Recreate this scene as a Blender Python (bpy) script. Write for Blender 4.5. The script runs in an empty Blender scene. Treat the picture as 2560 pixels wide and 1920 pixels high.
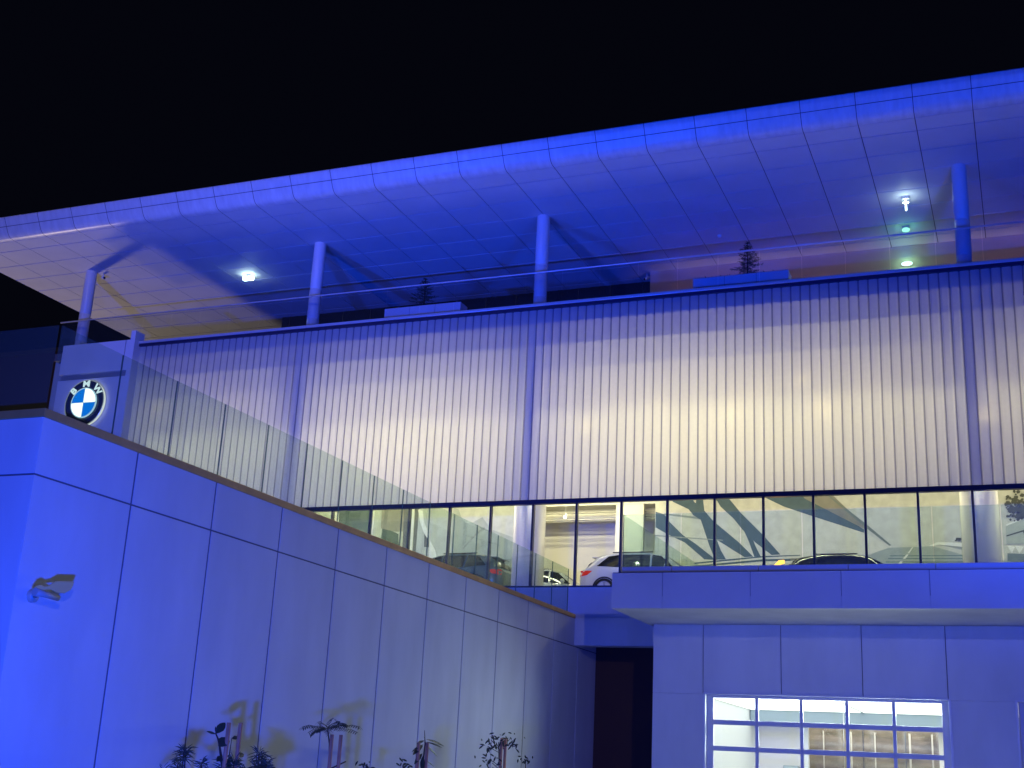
import bpy, math, random
from mathutils import Vector, Matrix
R = math.radians
S = bpy.context.scene
COL = S.collection
rng = random.Random(7)

# ------------------------------------------------------------------ camera
cam_d = bpy.data.cameras.new("camera"); cam = bpy.data.objects.new("camera", cam_d); COL.objects.link(cam)
F_PX = 3144.33
yaw, pitch, roll = R(-22.696), R(16.985), R(2.9465)
fw = Vector((math.sin(yaw)*math.cos(pitch), math.cos(yaw)*math.cos(pitch), math.sin(pitch)))
rt = Vector((math.cos(yaw), -math.sin(yaw), 0)); up = rt.cross(fw)
r2 = rt*math.cos(roll)+up*math.sin(roll); u2 = up*math.cos(roll)-rt*math.sin(roll)
cam.matrix_world = Matrix(((r2.x, u2.x, -fw.x, 0), (r2.y, u2.y, -fw.y, 0), (r2.z, u2.z, -fw.z, 0), (0, 0, 0, 1)))
cam_d.sensor_width = 36; cam_d.lens = F_PX/2560*36; cam_d.clip_start = .1; cam_d.clip_end = 2000
S.camera = cam

# ------------------------------------------------------------------ world (night) and exposure
w = bpy.data.worlds.new("World"); S.world = w; w.use_nodes = True
bg = w.node_tree.nodes["Background"]; bg.inputs[0].default_value = (.0012, .0014, .0036, 1); bg.inputs[1].default_value = 1
S.view_settings.view_transform = 'Standard'; S.view_settings.look = 'None'
S.view_settings.exposure = 0; S.view_settings.gamma = 1
S.cycles.max_bounces = 7; S.cycles.transparent_max_bounces = 16; S.cycles.sample_clamp_indirect = 4
S.cycles.caustics_reflective = False; S.cycles.caustics_refractive = False

# ------------------------------------------------------------------ lights
BLUE = (.006, .060, 1.0)
def light(name, kind, loc, power, col, aim=None, rad=.15, cone=120, blend=.6, size=None):
    d = bpy.data.lights.new(name, kind); d.energy = power; d.color = col
    if kind in ('POINT', 'SPOT'): d.shadow_soft_size = rad
    if kind == 'SPOT': d.spot_size = R(cone); d.spot_blend = blend
    if kind == 'AREA': d.shape = 'RECTANGLE'; d.size, d.size_y = size
    o = bpy.data.objects.new(name, d); COL.objects.link(o); o.location = loc
    if aim is not None:
        o.rotation_euler = (Vector(aim)-Vector(loc)).to_track_quat('-Z', 'Y').to_euler()
    return o
# blue facade floodlights on the ramp and by the drive
light("blue_flood_ramp_end", 'SPOT', (-28, 14, 4.4), 1.76e+04, BLUE, (-29, 38, 17), .12, 100, .9)
light("blue_flood_ramp", 'SPOT', (-17.8, 14, 4.4), 15000, BLUE, (-17, 37, 18), .12, 85, .9)
light("blue_flood_drive", 'SPOT', (6, 14, 4.4), 15000, BLUE, (-3.5, 38, 19.5), .12, 80, .9)
light("blue_flood_bed", 'SPOT', (-4.2, 4.6, -1.4), 6444, BLUE, (-10, 13, 2), .2, 150, .6)
light("blue_flood_yard", 'SPOT', (7, 8, 1.5), 2000, (.02, .05, 1), (0, 26, 4), .2, 90, .8)
# street lamps: neutral behind the camera, warm far left
light("street_lamp_near", 'SPOT', (10, -12, 7), 2600, (1, .97, .90), (-10, 25, .5), .12, 44, .9)
light("street_lamp_wide", 'SPOT', (-22, -24, 12), 13500, (1, .86, .84), (-35, 38, 17), .12, 46, .95)
light("street_lamp_left", 'POINT', (-52, 47, 1.6), 5200, (1, .78, .50), None, 1.0)
# showroom lighting
WARM = (1, .90, .50)
for hx_, hp in ((-28.5, .5), (-20.2, 1.15), (-11.3, 1.05), (-6.2, .75), (3.2, .75)):
    light("hall_light_high", 'AREA', (hx_, 43.6, 11.6), 45*hp, WARM, (hx_, 38, 11.0), size=(5, .1))
    light("hall_light_mid", 'AREA', (hx_, 42.6, 10.16), 122*hp, WARM, (hx_, 38, 11.4), size=(5, .08))
    light("hall_light_low", 'AREA', (hx_+.8, 41.6, 9.97), 140*hp, WARM, (hx_+.8, 38, 11.2), size=(6, .06))
light("hall_light_back", 'AREA', (-11, 41.9, 10.3), 990, (1, .93, .66), (-11, 46.5, 8), size=(40, .1))
light("hall_light_rear", 'AREA', (-17.5, 45.5, 10.6), 161.6, (1, .92, .6), (-17.5, 50, 8.5), size=(8, .2))
for cx_, cp in ((-17.5, 22), (-13.2, 40), (-11.2, 40), (-6.2, 16), (-4.2, 16), (-1.2, 14)):
    light("car_fill_spot", 'SPOT', (cx_, 39.4, 9.9), cp, (1, .95, .78), (cx_, 41.3, 6.0), .04, 75, .8)  # unseen fill spots added to brighten the car sides
fl_ = light("hall_front_fill", 'AREA', (-11, 38.2, 12.4), 300, (1, .93, .7), (-11, 38.32, 6), size=(40, .1)); fl_.data.spread = R(30)  # added fill in place of bounced light on the window columns

# ------------------------------------------------------------------ materials
def mat(name, col, rough=.5, metal=0, bump=0, bscale=40, var=0, vscale=1.5, spec=.5, emit=None, estr=0, stretch=None, coat=0):
    m = bpy.data.materials.new(name); m.use_nodes = True; nt = m.node_tree; b = nt.nodes["Principled BSDF"]
    b.inputs["Base Color"].default_value = (*col, 1); b.inputs["Roughness"].default_value = rough
    b.inputs["Metallic"].default_value = metal; b.inputs["Specular IOR Level"].default_value = spec
    b.inputs["Coat Weight"].default_value = coat
    tc = nt.nodes.new("ShaderNodeTexCoord")
    src = tc.outputs["Object"]
    if stretch:
        mp = nt.nodes.new("ShaderNodeMapping"); mp.inputs["Scale"].default_value = stretch
        nt.links.new(src, mp.inputs[0]); src = mp.outputs[0]
    if var:
        n = nt.nodes.new("ShaderNodeTexNoise"); n.inputs["Scale"].default_value = vscale; n.inputs["Detail"].default_value = 5
        nt.links.new(src, n.inputs["Vector"])
        r = nt.nodes.new("ShaderNodeValToRGB")
        r.color_ramp.elements[0].position = .3; r.color_ramp.elements[1].position = .7
        r.color_ramp.elements[0].color = (*[c*(1-var) for c in col], 1)
        r.color_ramp.elements[1].color = (*[min(1, c*(1+var)) for c in col], 1)
        nt.links.new(n.outputs["Fac"], r.inputs[0]); nt.links.new(r.outputs[0], b.inputs["Base Color"])
    if bump:
        n = nt.nodes.new("ShaderNodeTexNoise"); n.inputs["Scale"].default_value = bscale; n.inputs["Detail"].default_value = 4
        nt.links.new(tc.outputs["Object"], n.inputs["Vector"])
        bp = nt.nodes.new("ShaderNodeBump"); bp.inputs["Strength"].default_value = bump; bp.inputs["Distance"].default_value = .02
        nt.links.new(n.outputs["Fac"], bp.inputs["Height"]); nt.links.new(bp.outputs[0], b.inputs["Normal"])
    if emit:
        b.inputs["Emission Color"].default_value = (*emit, 1); b.inputs["Emission Strength"].default_value = estr
    return m

def glass(name, tint, refl=.12, rough=.0, haze=0):
    m = bpy.data.materials.new(name); m.use_nodes = True; nt = m.node_tree
    for n in list(nt.nodes): nt.nodes.remove(n)
    out = nt.nodes.new("ShaderNodeOutputMaterial"); mix = nt.nodes.new("ShaderNodeMixShader")
    t = nt.nodes.new("ShaderNodeBsdfTransparent"); t.inputs[0].default_value = (*tint, 1)
    g = nt.nodes.new("ShaderNodeBsdfGlossy"); g.inputs["Roughness"].default_value = rough; g.inputs[0].default_value = (1, 1, 1, 1)
    lw = nt.nodes.new("ShaderNodeFresnel"); lw.inputs[0].default_value = 1.45
    ml = nt.nodes.new("ShaderNodeMath"); ml.operation = 'MULTIPLY'; ml.inputs[1].default_value = refl/.04*.5
    ml.inputs[1].default_value = refl/.05
    mn = nt.nodes.new("ShaderNodeMath"); mn.operation = 'MINIMUM'; mn.inputs[1].default_value = refl*2.2
    nt.links.new(lw.outputs[0], ml.inputs[0]); nt.links.new(ml.outputs[0], mn.inputs[0]); nt.links.new(mn.outputs[0], mix.inputs[0])
    nt.links.new(t.outputs[0], mix.inputs[1]); nt.links.new(g.outputs[0], mix.inputs[2])
    if haze:
        m2 = nt.nodes.new("ShaderNodeMixShader"); m2.inputs[0].default_value = haze; df = nt.nodes.new("ShaderNodeBsdfDiffuse"); df.inputs[0].default_value = (.75, .9, .85, 1)
        nt.links.new(mix.outputs[0], m2.inputs[1]); nt.links.new(df.outputs[0], m2.inputs[2]); nt.links.new(m2.outputs[0], out.inputs[0])
    else: nt.links.new(mix.outputs[0], out.inputs[0])
    return m

def translucent(name, dcol, tcol, tfac):
    m = bpy.data.materials.new(name); m.use_nodes = True; nt = m.node_tree
    for n in list(nt.nodes): nt.nodes.remove(n)
    out = nt.nodes.new("ShaderNodeOutputMaterial"); mix = nt.nodes.new("ShaderNodeMixShader"); mix.inputs[0].default_value = tfac
    d = nt.nodes.new("ShaderNodeBsdfDiffuse"); t = nt.nodes.new("ShaderNodeBsdfTranslucent")
    tc = nt.nodes.new("ShaderNodeTexCoord"); mp = nt.nodes.new("ShaderNodeMapping"); mp.inputs["Scale"].default_value = (3.33, 1, .12)
    n = nt.nodes.new("ShaderNodeTexNoise"); n.inputs["Scale"].default_value = 1.0; n.inputs["Detail"].default_value = 6; n.inputs["Roughness"].default_value = .6
    nt.links.new(tc.outputs["Object"], mp.inputs[0]); nt.links.new(mp.outputs[0], n.inputs["Vector"])
    n2 = nt.nodes.new("ShaderNodeTexNoise"); n2.inputs["Scale"].default_value = 9; n2.inputs["Detail"].default_value = 3
    nt.links.new(tc.outputs["Object"], n2.inputs["Vector"])
    ad = nt.nodes.new("ShaderNodeMix"); ad.data_type = 'FLOAT'; ad.inputs[0].default_value = .25
    nt.links.new(n.outputs["Fac"], ad.inputs[2]); nt.links.new(n2.outputs["Fac"], ad.inputs[3])
    for c, node in ((dcol, d), (tcol, t)):
        r = nt.nodes.new("ShaderNodeValToRGB")
        r.color_ramp.elements[0].position = .3; r.color_ramp.elements[1].position = .7
        r.color_ramp.elements[0].color = (*[v*.86 for v in c], 1); r.color_ramp.elements[1].color = (*c, 1)
        nt.links.new(ad.outputs[0], r.inputs[0]); nt.links.new(r.outputs[0], node.inputs[0])
    g = nt.nodes.new("ShaderNodeBsdfGlossy"); g.inputs["Roughness"].default_value = .22; g.inputs[0].default_value = (1, 1, 1, 1)
    m2 = nt.nodes.new("ShaderNodeMixShader"); m2.inputs[0].default_value = .04
    nt.links.new(d.outputs[0], mix.inputs[1]); nt.links.new(t.outputs[0], mix.inputs[2])
    nt.links.new(mix.outputs[0], m2.inputs[1]); nt.links.new(g.outputs[0], m2.inputs[2]); nt.links.new(m2.outputs[0], out.inputs[0])
    return m

def emis(name, col, s):
    m = bpy.data.materials.new(name); m.use_nodes = True; nt = m.node_tree
    for n in list(nt.nodes): nt.nodes.remove(n)
    o = nt.nodes.new("ShaderNodeOutputMaterial"); e = nt.nodes.new("ShaderNodeEmission")
    e.inputs[0].default_value = (*col, 1); e.inputs[1].default_value = s; nt.links.new(e.outputs[0], o.inputs[0]); return m

PANEL = mat("white_composite_panel", (.70, .70, .72), .38, bump=.05, bscale=9, var=.05, vscale=.9)
STUCCO = mat("painted_cement_panel", (.66, .66, .68), .75, bump=.25, bscale=120, var=.07, vscale=1.6, stretch=(1, 1, .35))
JOINT = mat("panel_joint", (.10, .10, .14), .8)
FASCIA = mat("fascia_panel", (.68, .68, .70), .33, bump=.06, bscale=7, var=.09, vscale=2.2, stretch=(2.5, 1, .5))
COPING = mat("bronze_coping", (.62, .34, .10), .5, metal=.2, var=.12, vscale=3)
SILVER = mat("brushed_metal", (.6, .6, .62), .25, metal=.9)
BLACK = mat("dark_mullion", (.012, .01, .022), .35)
DARKTRIM = mat("dark_blue_trim", (.02, .02, .06), .4)
CONC = mat("showroom_concrete", (.55, .55, .5), .6, var=.08, vscale=2)
CREAM = mat("cream_wall", (.80, .77, .66), .6, bump=.05, var=.03)
FLOOR = mat("polished_floor", (.6, .58, .5), .12)
CHAN = translucent("channel_glass", (.56, .64, .76), (.88, .86, .50), .5)
CHJ = translucent("channel_glass_joint", (.26, .32, .46), (.44, .42, .33), .5)
WGLASS = glass("window_glass", (.95, .97, .91), .04)
RGLASS = glass("green_rail_glass", (.86, .93, .88), .035, haze=.035)  # diffuse haze stands in for bluish reflections on the glass
DGLASS = glass("terrace_glass", (.86, .88, .92), .02, haze=.008)
GEDGE = mat("glass_edge", (.08, .17, .15), .2)
ASPH = mat("asphalt", (.06, .06, .065), .85, bump=.3, bscale=60, var=.2)
MULCH = mat("mulch", (.05, .04, .035), .95, bump=.6, bscale=30, var=.4, vscale=14)
TAN = mat("tan_stucco", (.80, .58, .46), .8, bump=.1, var=.05)
DARKWALL = mat("dark_glazed_wall", (.012, .012, .02), .25)
WOOD = mat("wooden_stake", (.60, .30, .17), .8, bump=.3, bscale=30, var=.25, vscale=8, stretch=(6, 6, .6))
LEAF = mat("leaf", (.035, .055, .03), .45, var=.35, vscale=12)
LEAF2 = mat("needle_leaf", (.05, .075, .05), .5, var=.35, vscale=20)
BARK = mat("bark", (.06, .045, .035), .9, bump=.4)
PANE_WHITE = mat("white_wall", (.82, .84, .84), .6)

# ------------------------------------------------------------------ mesh helpers
class MB:
    def __init__(s): s.v = []; s.f = []; s.m = []; s.mi = 0; s.smooth = set()
    def add(s, vs, fs, smooth=False):
        o = len(s.v); s.v += [tuple(v) for v in vs]
        for f in fs:
            if smooth: s.smooth.add(len(s.f))
            s.f.append(tuple(i+o for i in f)); s.m.append(s.mi)
        return s
    def box(s, x0, x1, y0, y1, z0, z1):
        vs = [(x, y, z) for z in (z0, z1) for y in (y0, y1) for x in (x0, x1)]
        return s.add(vs, [(0, 2, 3, 1), (4, 5, 7, 6), (0, 1, 5, 4), (2, 6, 7, 3), (0, 4, 6, 2), (1, 3, 7, 5)])
    def tube(s, pts, rad, n=8, cap=True, smooth=True):
        pts = [Vector(p) for p in pts]
        rr = rad if isinstance(rad, (list, tuple)) else [rad]*len(pts)
        vs = []
        for i, p in enumerate(pts):
            d = (pts[min(i+1, len(pts)-1)]-pts[max(i-1, 0)]).normalized()
            a = d.orthogonal().normalized() if i == 0 else (a-d*a.dot(d)).normalized()
            b = d.cross(a)
            vs += [p+(a*math.cos(t)+b*math.sin(t))*rr[i] for t in [2*math.pi*k/n for k in range(n)]]
        fs = [(i*n+k, i*n+(k+1) % n, (i+1)*n+(k+1) % n, (i+1)*n+k) for i in range(len(pts)-1) for k in range(n)]
        s.add(vs, fs, smooth)
        if cap:
            o = len(s.v)-len(vs)
            s.f.append(tuple(o+k for k in range(n))[::-1]); s.m.append(s.mi)
            s.f.append(tuple(o+(len(pts)-1)*n+k for k in range(n))); s.m.append(s.mi)
        return s
    def lathe(s, c, axis, prof, n=48, smooth=True):
        # prof = [(r, h)], axis unit vector
        ax = Vector(axis).normalized(); a = ax.orthogonal().normalized(); b = ax.cross(a); c = Vector(c)
        vs = [c+ax*h+(a*math.cos(t)+b*math.sin(t))*r for r, h in prof for t in [2*math.pi*k/n for k in range(n)]]
        fs = [(i*n+k, i*n+(k+1) % n, (i+1)*n+(k+1) % n, (i+1)*n+k) for i in range(len(prof)-1) for k in range(n)]
        return s.add(vs, fs, smooth)
    def poly_y(s, pts, y, th):
        # polygon in XZ extruded along Y
        n = len(pts)
        vs = [(x, y, z) for x, z in pts]+[(x, y+th, z) for x, z in pts]
        return s.add(vs, [tuple(range(n)), tuple(range(2*n-1, n-1, -1))]+[(i, i+n, (i+1) % n+n, (i+1) % n) for i in range(n)])
    def sheet(s, pts, y): return s.add([(x, y, z) for x, z in pts], [tuple(range(len(pts)))])
    def leaf(s, base, tip, wid, nrm=(0, -1, 0), fold=.25, droop=.12):
        b = Vector(base); t = Vector(tip); d = t-b; L = d.length; n = Vector(nrm).normalized()
        side = d.cross(n).normalized(); nn = side.cross(d).normalized()
        prof = ((0, .08), (.2, .6), (.45, 1), (.7, .85), (.9, .4), (1, .02)); vs = []
        for u, ww in prof:
            c = b+d*u+Vector((0, 0, -droop*L*u*u)); h = wid*ww/2
            vs += [c-side*h+nn*h*fold, c, c+side*h+nn*h*fold]
        fs = []
        for i in range(len(prof)-1):
            o = i*3; fs += [(o, o+1, o+4, o+3), (o+1, o+2, o+5, o+4)]
        return s.add(vs, fs, True)
    def build(s, name, mats, parent=None, bevel=0, recalc=True, origin=None):
        me = bpy.data.meshes.new(name); me.from_pydata(s.v, [], s.f)
        mats = mats if isinstance(mats, (list, tuple)) else [mats]
        for m in mats: me.materials.append(m)
        for i, p in enumerate(me.polygons):
            p.material_index = s.m[i]; p.use_smooth = i in s.smooth
        me.update()
        o = bpy.data.objects.new(name, me); COL.objects.link(o)
        if parent is not None:
            o.parent = parent; o.matrix_parent_inverse = Matrix.Translation(-Vector(W(parent)))
        elif origin is not None:
            me.transform(Matrix.Translation(-Vector(origin))); o.location = origin
        if bevel:
            bm = o.modifiers.new("bevel", 'BEVEL'); bm.width = bevel; bm.segments = 2; bm.limit_method = 'ANGLE'
        return o
def W(o):
    p = Vector(o.location)
    if o.parent is not None: p = p+o.matrix_parent_inverse.translation+W(o.parent)
    return p
def tag(o, label=None, cat=None, group=None, kind=None):
    if label: o["label"] = label
    if cat: o["category"] = cat
    if group: o["group"] = group
    if kind: o["kind"] = kind
    return o
def thing(name, loc, label, cat, group=None):
    o = bpy.data.objects.new(name, None); COL.objects.link(o); o.location = loc; o.empty_display_size = .3
    return tag(o, label, cat, group)
def dup(root, loc, label=None):
    c = root.copy(); COL.objects.link(c); c.location = loc
    if label: c["label"] = label
    for ch in list(root.children):
        d = ch.copy(); COL.objects.link(d); d.parent = c
        for g in ch.children:
            e = g.copy(); COL.objects.link(e); e.parent = d
    return c

GZ = -1.7
# ------------------------------------------------------------------ ground
tag(MB().box(-300, 300, -120, 400, GZ-.3, GZ).build("ground", ASPH), "dark asphalt ground of the yard below the building", "ground", kind="structure")
tag(MB().box(-8.19, 12, 12, 27.19, GZ+.004, GZ+.03).build("bounce_apron", mat("bounce_pale", (.42, .42, .41), .8, bump=.2, var=.15, vscale=2)), "unseen pale ground added in front of the garage to bounce light up", "ground", kind="structure")  # unseen pale ground added to bounce light onto the balcony underside
tag(MB().box(-9.98, -8.2, 9.2, 27.4, GZ+.004, GZ+.12).build("garden_bed", MULCH), "dark mulched planting bed along the foot of the ramp wall", "ground", kind="structure")

# ------------------------------------------------------------------ showroom building
bld = thing("showroom_building", (-11, 38, GZ), "large showroom with glowing ribbed wall above a strip of windows, under a wide roof", "building")
XL, XR = -31.9, 9.0
ch = MB(); x = XL; P = .3
# channel glass: shallow crowned planks with darker joints between
while x < XR-.01:
    xa, xb, xm = x+.025, x+P-.025, x+P/2
    ch.mi = 0
    ch.add([(xa, 38.02, 8.5), (xm-.07, 38.0, 8.5), (xm+.07, 38.0, 8.5), (xb, 38.02, 8.5), (xa, 38.02, 15.22), (xm-.07, 38.0, 15.22), (xm+.07, 38.0, 15.22), (xb, 38.02, 15.22)],
           [(0, 1, 5, 4), (1, 2, 6, 5), (2, 3, 7, 6)])
    ch.mi = 1
    ch.add([(xb, 38.02, 8.5), (xb+.025, 38.05, 8.5), (xb+.05, 38.02, 8.5), (xb, 38.02, 15.22), (xb+.025, 38.05, 15.22), (xb+.05, 38.02, 15.22)],
           [(0, 1, 4, 3), (1, 2, 5, 4)])
    x += P
ch.build("translucent_wall", [CHAN, CHJ], bld)
MB().box(XL, XR, 37.93, 38.1, 8.35, 8.5).build("window_head", BLACK, bld)
MB().box(XL, XR, 37.95, 38.1, 5.62, 5.67).build("window_sill", BLACK, bld)
MB().box(XL, XR, 37.90, 38.12, 15.20, 15.30).build("cap_shade_strip", DARKTRIM, bld)  # dark strip coloured as the shaded recess under the cap
MB().box(XL-.15, XR, 37.86, 38.16, 15.302, 15.40).build("wall_cap", mat("lavender_metal_cap", (.6, .6, .64), .3, metal=.3), bld, .008)
# windows: mullion and pane per bay
k = -13; xs = []
while True:
    xx = -11.87+1.512*k
    if xx > XR: break
    if xx > XL: xs.append(xx)
    k += 1
for xx in xs: MB().box(xx-.034, xx+.034, 37.94, 38.08, 5.672, 8.348).build("mullion", BLACK, bld)
for a, b in zip(xs[:-1], xs[1:]):
    MB().add([(a+.036, 38.03, 5.672), (b-.036, 38.03, 5.672), (b-.036, 38.03, 8.348), (a+.036, 38.03, 8.348)], [(0, 1, 2, 3)]).build("window_pane", WGLASS, bld)
# lower wall below the sill, hall shell
MB().box(XL, XR, 38.0, 38.3, GZ, 5.62).build("plinth_wall", STUCCO, bld)
MB().box(XL, XR, 38.302, 52, 5.35, 5.64).build("showroom_floor", FLOOR, bld)
MB().box(XL, XL+.15, 38.12, 52, 5.642, 15.0).build("end_wall", CREAM, bld)
MB().box(XR-.15, XR, 38.12, 52, 5.642, 15.0).build("end_wall", CREAM, bld)
MB().box(XL+.15, XR-.15, 50.0, 50.2, 5.642, 15.0).build("back_wall", CREAM, bld)
MB().box(XL+.15, XR-.15, 47.6, 49.99, 10.35, 10.7).build("mezzanine", CREAM, bld)
DK = mat("cavity_grey", (.10, .10, .11), .9)
MB().box(XL+.15, XR-.15, 39.6, 39.7, 12.6, 14.98).build("bulkhead", DK, bld)  # unseen bulkhead added to cut the lamp light into steps on the ribbed wall
MB().box(XL+.15, XR-.15, 38.1, 39.58, 14.95, 14.985).build("cavity_absorber", DK, bld)  # unseen dark sheet added to soak up light bouncing to the wall top
MB().box(-15.1, -13.95, 47.6, 47.8, 5.642, 10.34).build("partition_wall", mat("bright_partition", (.86, .83, .70), .5), bld)
t = MB()
for z in (10.11, 9.9, 9.77): t.box(-30, 8, 48.0, 48.06, z, z+.035)
t.build("ceiling_rail", mat("rail_grey", (.35, .34, .28), .5), bld)
for z0 in (9.93,): MB().box(-30, 8, 48.4, 48.7, z0, 10.34).build("beam", CREAM, bld)
# columns
for cx in (-36.1, -24.9, -15.52, -1.16):
    if cx > -32:
        o = MB().lathe((cx*38.98/39.3, 38.98, 5.642), (0, 0, 1), [(.54, 0), (.54, 3.0), (.3, 3.02)], 40).build("showroom_column", mat("column_paint", (.72, .70, .66), .45), bld)
        MB().lathe((cx*38.46/39.3, 38.46, 8.66), (0, 0, 1), [(.35, 0), (.35, 6.3)], 32).build("upper_column", mat("column_grey", (.5, .5, .5), .5), bld)
    m = MB().lathe((cx, 39.3, 15.3), (0, 0, 1), [(.235, 0), (.235, .86), (.227, .868), (.227, .892), (.235, .9), (.235, 2.1), (.227, 2.108), (.227, 2.132), (.235, 2.14), (.235, 4.05)], 36)
    m.build("terrace_column", PANEL, bld)
# terrace slab and rear walls
MB().box(-36.3, XR, 38.165, 52, 15.0, 15.30).build("terrace_slab", mat("terrace_tile", (.10, .10, .11), .7), bld)
MB().box(-13.2, XR, 45.35, 45.6, 15.302, 19.34).build("terrace_wall", TAN, bld)
MB().box(-31.0, -13.21, 46.33, 46.5, 15.302, 19.34).build("terrace_glazing", DARKWALL, bld)
t = MB()
for i in range(13): t.box(-30.6+i*1.4, -30.56+i*1.4, 46.30, 46.328, 15.302, 19.33)
t.build("glazing_bar", mat("glazing_bar", (.05, .05, .07), .4), bld)
# roof: core, soffit panels, fascia panels
roof = MB().poly_y([(0, 0)]*0 or [(-40.1, 19.40), (9, 19.40), (9, 20.3), (-40.1, 20.3)], 36.2, 14).build("roof", mat("roof_core", (.12, .12, .16), .8), bld)
MOD = 1.655; xj = [-13.8+MOD*i for i in range(-16, 15)]; xj = [v for v in xj if v > -40.2]; xj = [-40.15]+xj
rows = [35.66, 36.5]+[36.5+1.35*i for i in range(1, 11)]
s = MB(); g = .011
for a, b in zip(xj[:-1], xj[1:]):
    for c, d in zip(rows[:-1], rows[1:]): s.box(a+g+.003, b-g-.003, c+.022, d-.022, 19.35, 19.372)
s.build("soffit_panels", mat("soffit_panel", (.70, .70, .72), .62, bump=.04, bscale=5, var=.05, vscale=.7), roof)
MB().box(-40.15, 9, 35.7, 50, 19.374, 19.398).build("soffit_backing", JOINT, roof)
low = [(35.66, 19.35), (35.56, 19.354), (35.46, 19.368), (35.38, 19.40), (35.31, 19.455), (35.25, 19.53), (35.19, 19.63), (35.125, 19.745)]
top = [(35.115, 19.765), (35.03, 19.91), (34.95, 20.05), (34.955, 20.10), (35.05, 20.14)]
f = MB()
for a, b in zip(xj[:-1], xj[1:]):
    for pr in (low, top):
        vs = [(x_, y_, z_) for x_ in (a+g, b-g) for y_, z_ in pr]; n = len(pr)
        f.add(vs, [(i, i+1, i+1+n, i+n) for i in range(n-1)], True)
f.build("fascia_panels", FASCIA, roof)
bk = [(y_+.03, z_+.012) for y_, z_ in low+top[:-1]]; n = len(bk)
MB().add([(x_, y_, z_) for x_ in (-40.15, 9) for y_, z_ in bk], [(i, i+1, i+1+n, i+n) for i in range(n-1)]).build("fascia_backing", JOINT, roof)
endp = low+top+[(49.9, 20.3), (49.9, 19.35)]
MB().add([(-40.16, y_, z_) for y_, z_ in endp], [tuple(range(len(endp)))]).build("roof_end", FASCIA, roof)
MB().add([(-40.15, 35.05, 20.14), (9, 35.05, 20.14), (9, 36.3, 20.31), (-40.15, 36.3, 20.31)], [(0, 1, 2, 3)]).build("roof_edge", FASCIA, roof)

# ------------------------------------------------------------------ pylon with round sign
py = thing("sign_wall", (-33.9, 37.9, GZ), "pale square wall block at the left end of the showroom carrying the round sign", "wall")
t = MB()
for a, b in ((-35.58, -32.47), (-32.44, -32.1)):
    t.box(a, b, 37.8, 38.1, GZ, 13.98); t.box(a, b, 37.8, 38.1, 14.22, 15.48)
t.build("cladding", PANEL, py, .006)
MB().box(-35.55, -32.12, 37.92, 38.2, GZ, 15.44).build("backing", mat("groove_metal", (.32, .32, .36), .4, metal=.4), py)
MB().box(-32.098, -31.88, 37.62, 38.16, 5, 15.78).build("side_fin", PANEL, py, .006)
MB().box(-36.5, -35.6, 38.5, 39.2, GZ, 15.26).build("return_wall", mat("grey_panel", (.42, .42, .46), .6), py)
MB().box(-36.55, -35.58, 38.42, 39.2, 15.262, 15.34).build("return_cap", SILVER, py)
MB().box(-36.0, -35.96, 38.46, 38.498, GZ, 15.25).build("return_joint", JOINT, py)

C0 = Vector((-33.93, 37.8, 12.92))
sign = thing("round_sign", C0, "large round illuminated black, white and blue emblem sign with three letters", "sign")
EW = emis("lit_white", (1, 1, 1), 2.2); EB = emis("lit_blue", (0, .20, .95), 1.0); EWL = emis("lit_letter", (.75, .9, 1), 1.15)
RB = mat("sign_black", (.02, .02, .024), .25)
MB().lathe(C0, (0, -1, 0), [(.93, .03), (.93, .14)], 96).build("lit_edge", emis("lit_edge_white", (1, .98, .95), .95), sign)
MB().lathe(C0, (0, -1, 0), [(.93, .142), (.95, .15), (.95, .165), (.92, .17)], 96).build("rim", mat("sign_rim", (.5, .5, .55), .2, metal=1, emit=(.9, .95, 1), estr=.25), sign)
MB().lathe(C0, (0, -1, 0), [(.92, .16), (.90, .168), (.62, .172), (.61, .16)], 96).build("black_ring", RB, sign)
MB().lathe(C0, (0, -1, 0), [(.615, .165), (.615, .215), (.585, .222), (.575, .21)], 96).build("inner_rim", emis("lit_rim", (.55, .8, 1), .95), sign)
for q in range(4):
    m = MB(); n = 24; vs = [C0+Vector((0, -.212, 0))]
    for i in range(n+1):
        an = math.pi/2*q+math.pi/2*i/n; vs.append(C0+Vector((math.cos(an)*.578, -.212, math.sin(an)*.578)))
    m.add(vs, [(0, i+1, i+2) for i in range(n)]); m.build("quadrant", EW if q % 2 == 0 else EB, sign)
m = MB().box(C0.x-.575, C0.x+.575, C0.y-.222, C0.y-.214, C0.z-.012, C0.z+.012)
m.box(C0.x-.012, C0.x+.012, C0.y-.2225, C0.y-.2145, C0.z-.575, C0.z+.575); m.build("cross_bar", emis("lit_cross", (.6, .8, 1), .9), sign)
for chv, an in (("B", 139), ("M", 90), ("W", 41)):
    cu = bpy.data.curves.new("letter", 'FONT'); cu.body = chv; cu.size = .36; cu.extrude = .02; cu.offset = .003; cu.align_x = 'CENTER'; cu.align_y = 'CENTER'
    to = bpy.data.objects.new("tmp", cu); COL.objects.link(to)
    bpy.context.view_layer.update()
    me = bpy.data.meshes.new_from_object(to.evaluated_get(bpy.context.evaluated_depsgraph_get()))
    bpy.data.objects.remove(to); me.name = "letter"
    M = Matrix.Translation(C0+Vector((math.cos(R(an))*.768, -.19, math.sin(R(an))*.768))) @ Matrix.Rotation(-R(an-90), 4, 'Y') @ Matrix.Rotation(R(90), 4, 'X') @ Matrix.Diagonal((1.25, 1, 1, 1))
    me.transform(M); me.materials.clear(); me.materials.append(EWL)
    lo = bpy.data.objects.new("letter", me); COL.objects.link(lo); lo.parent = sign; lo.matrix_parent_inverse = Matrix.Translation(-C0)

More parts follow.
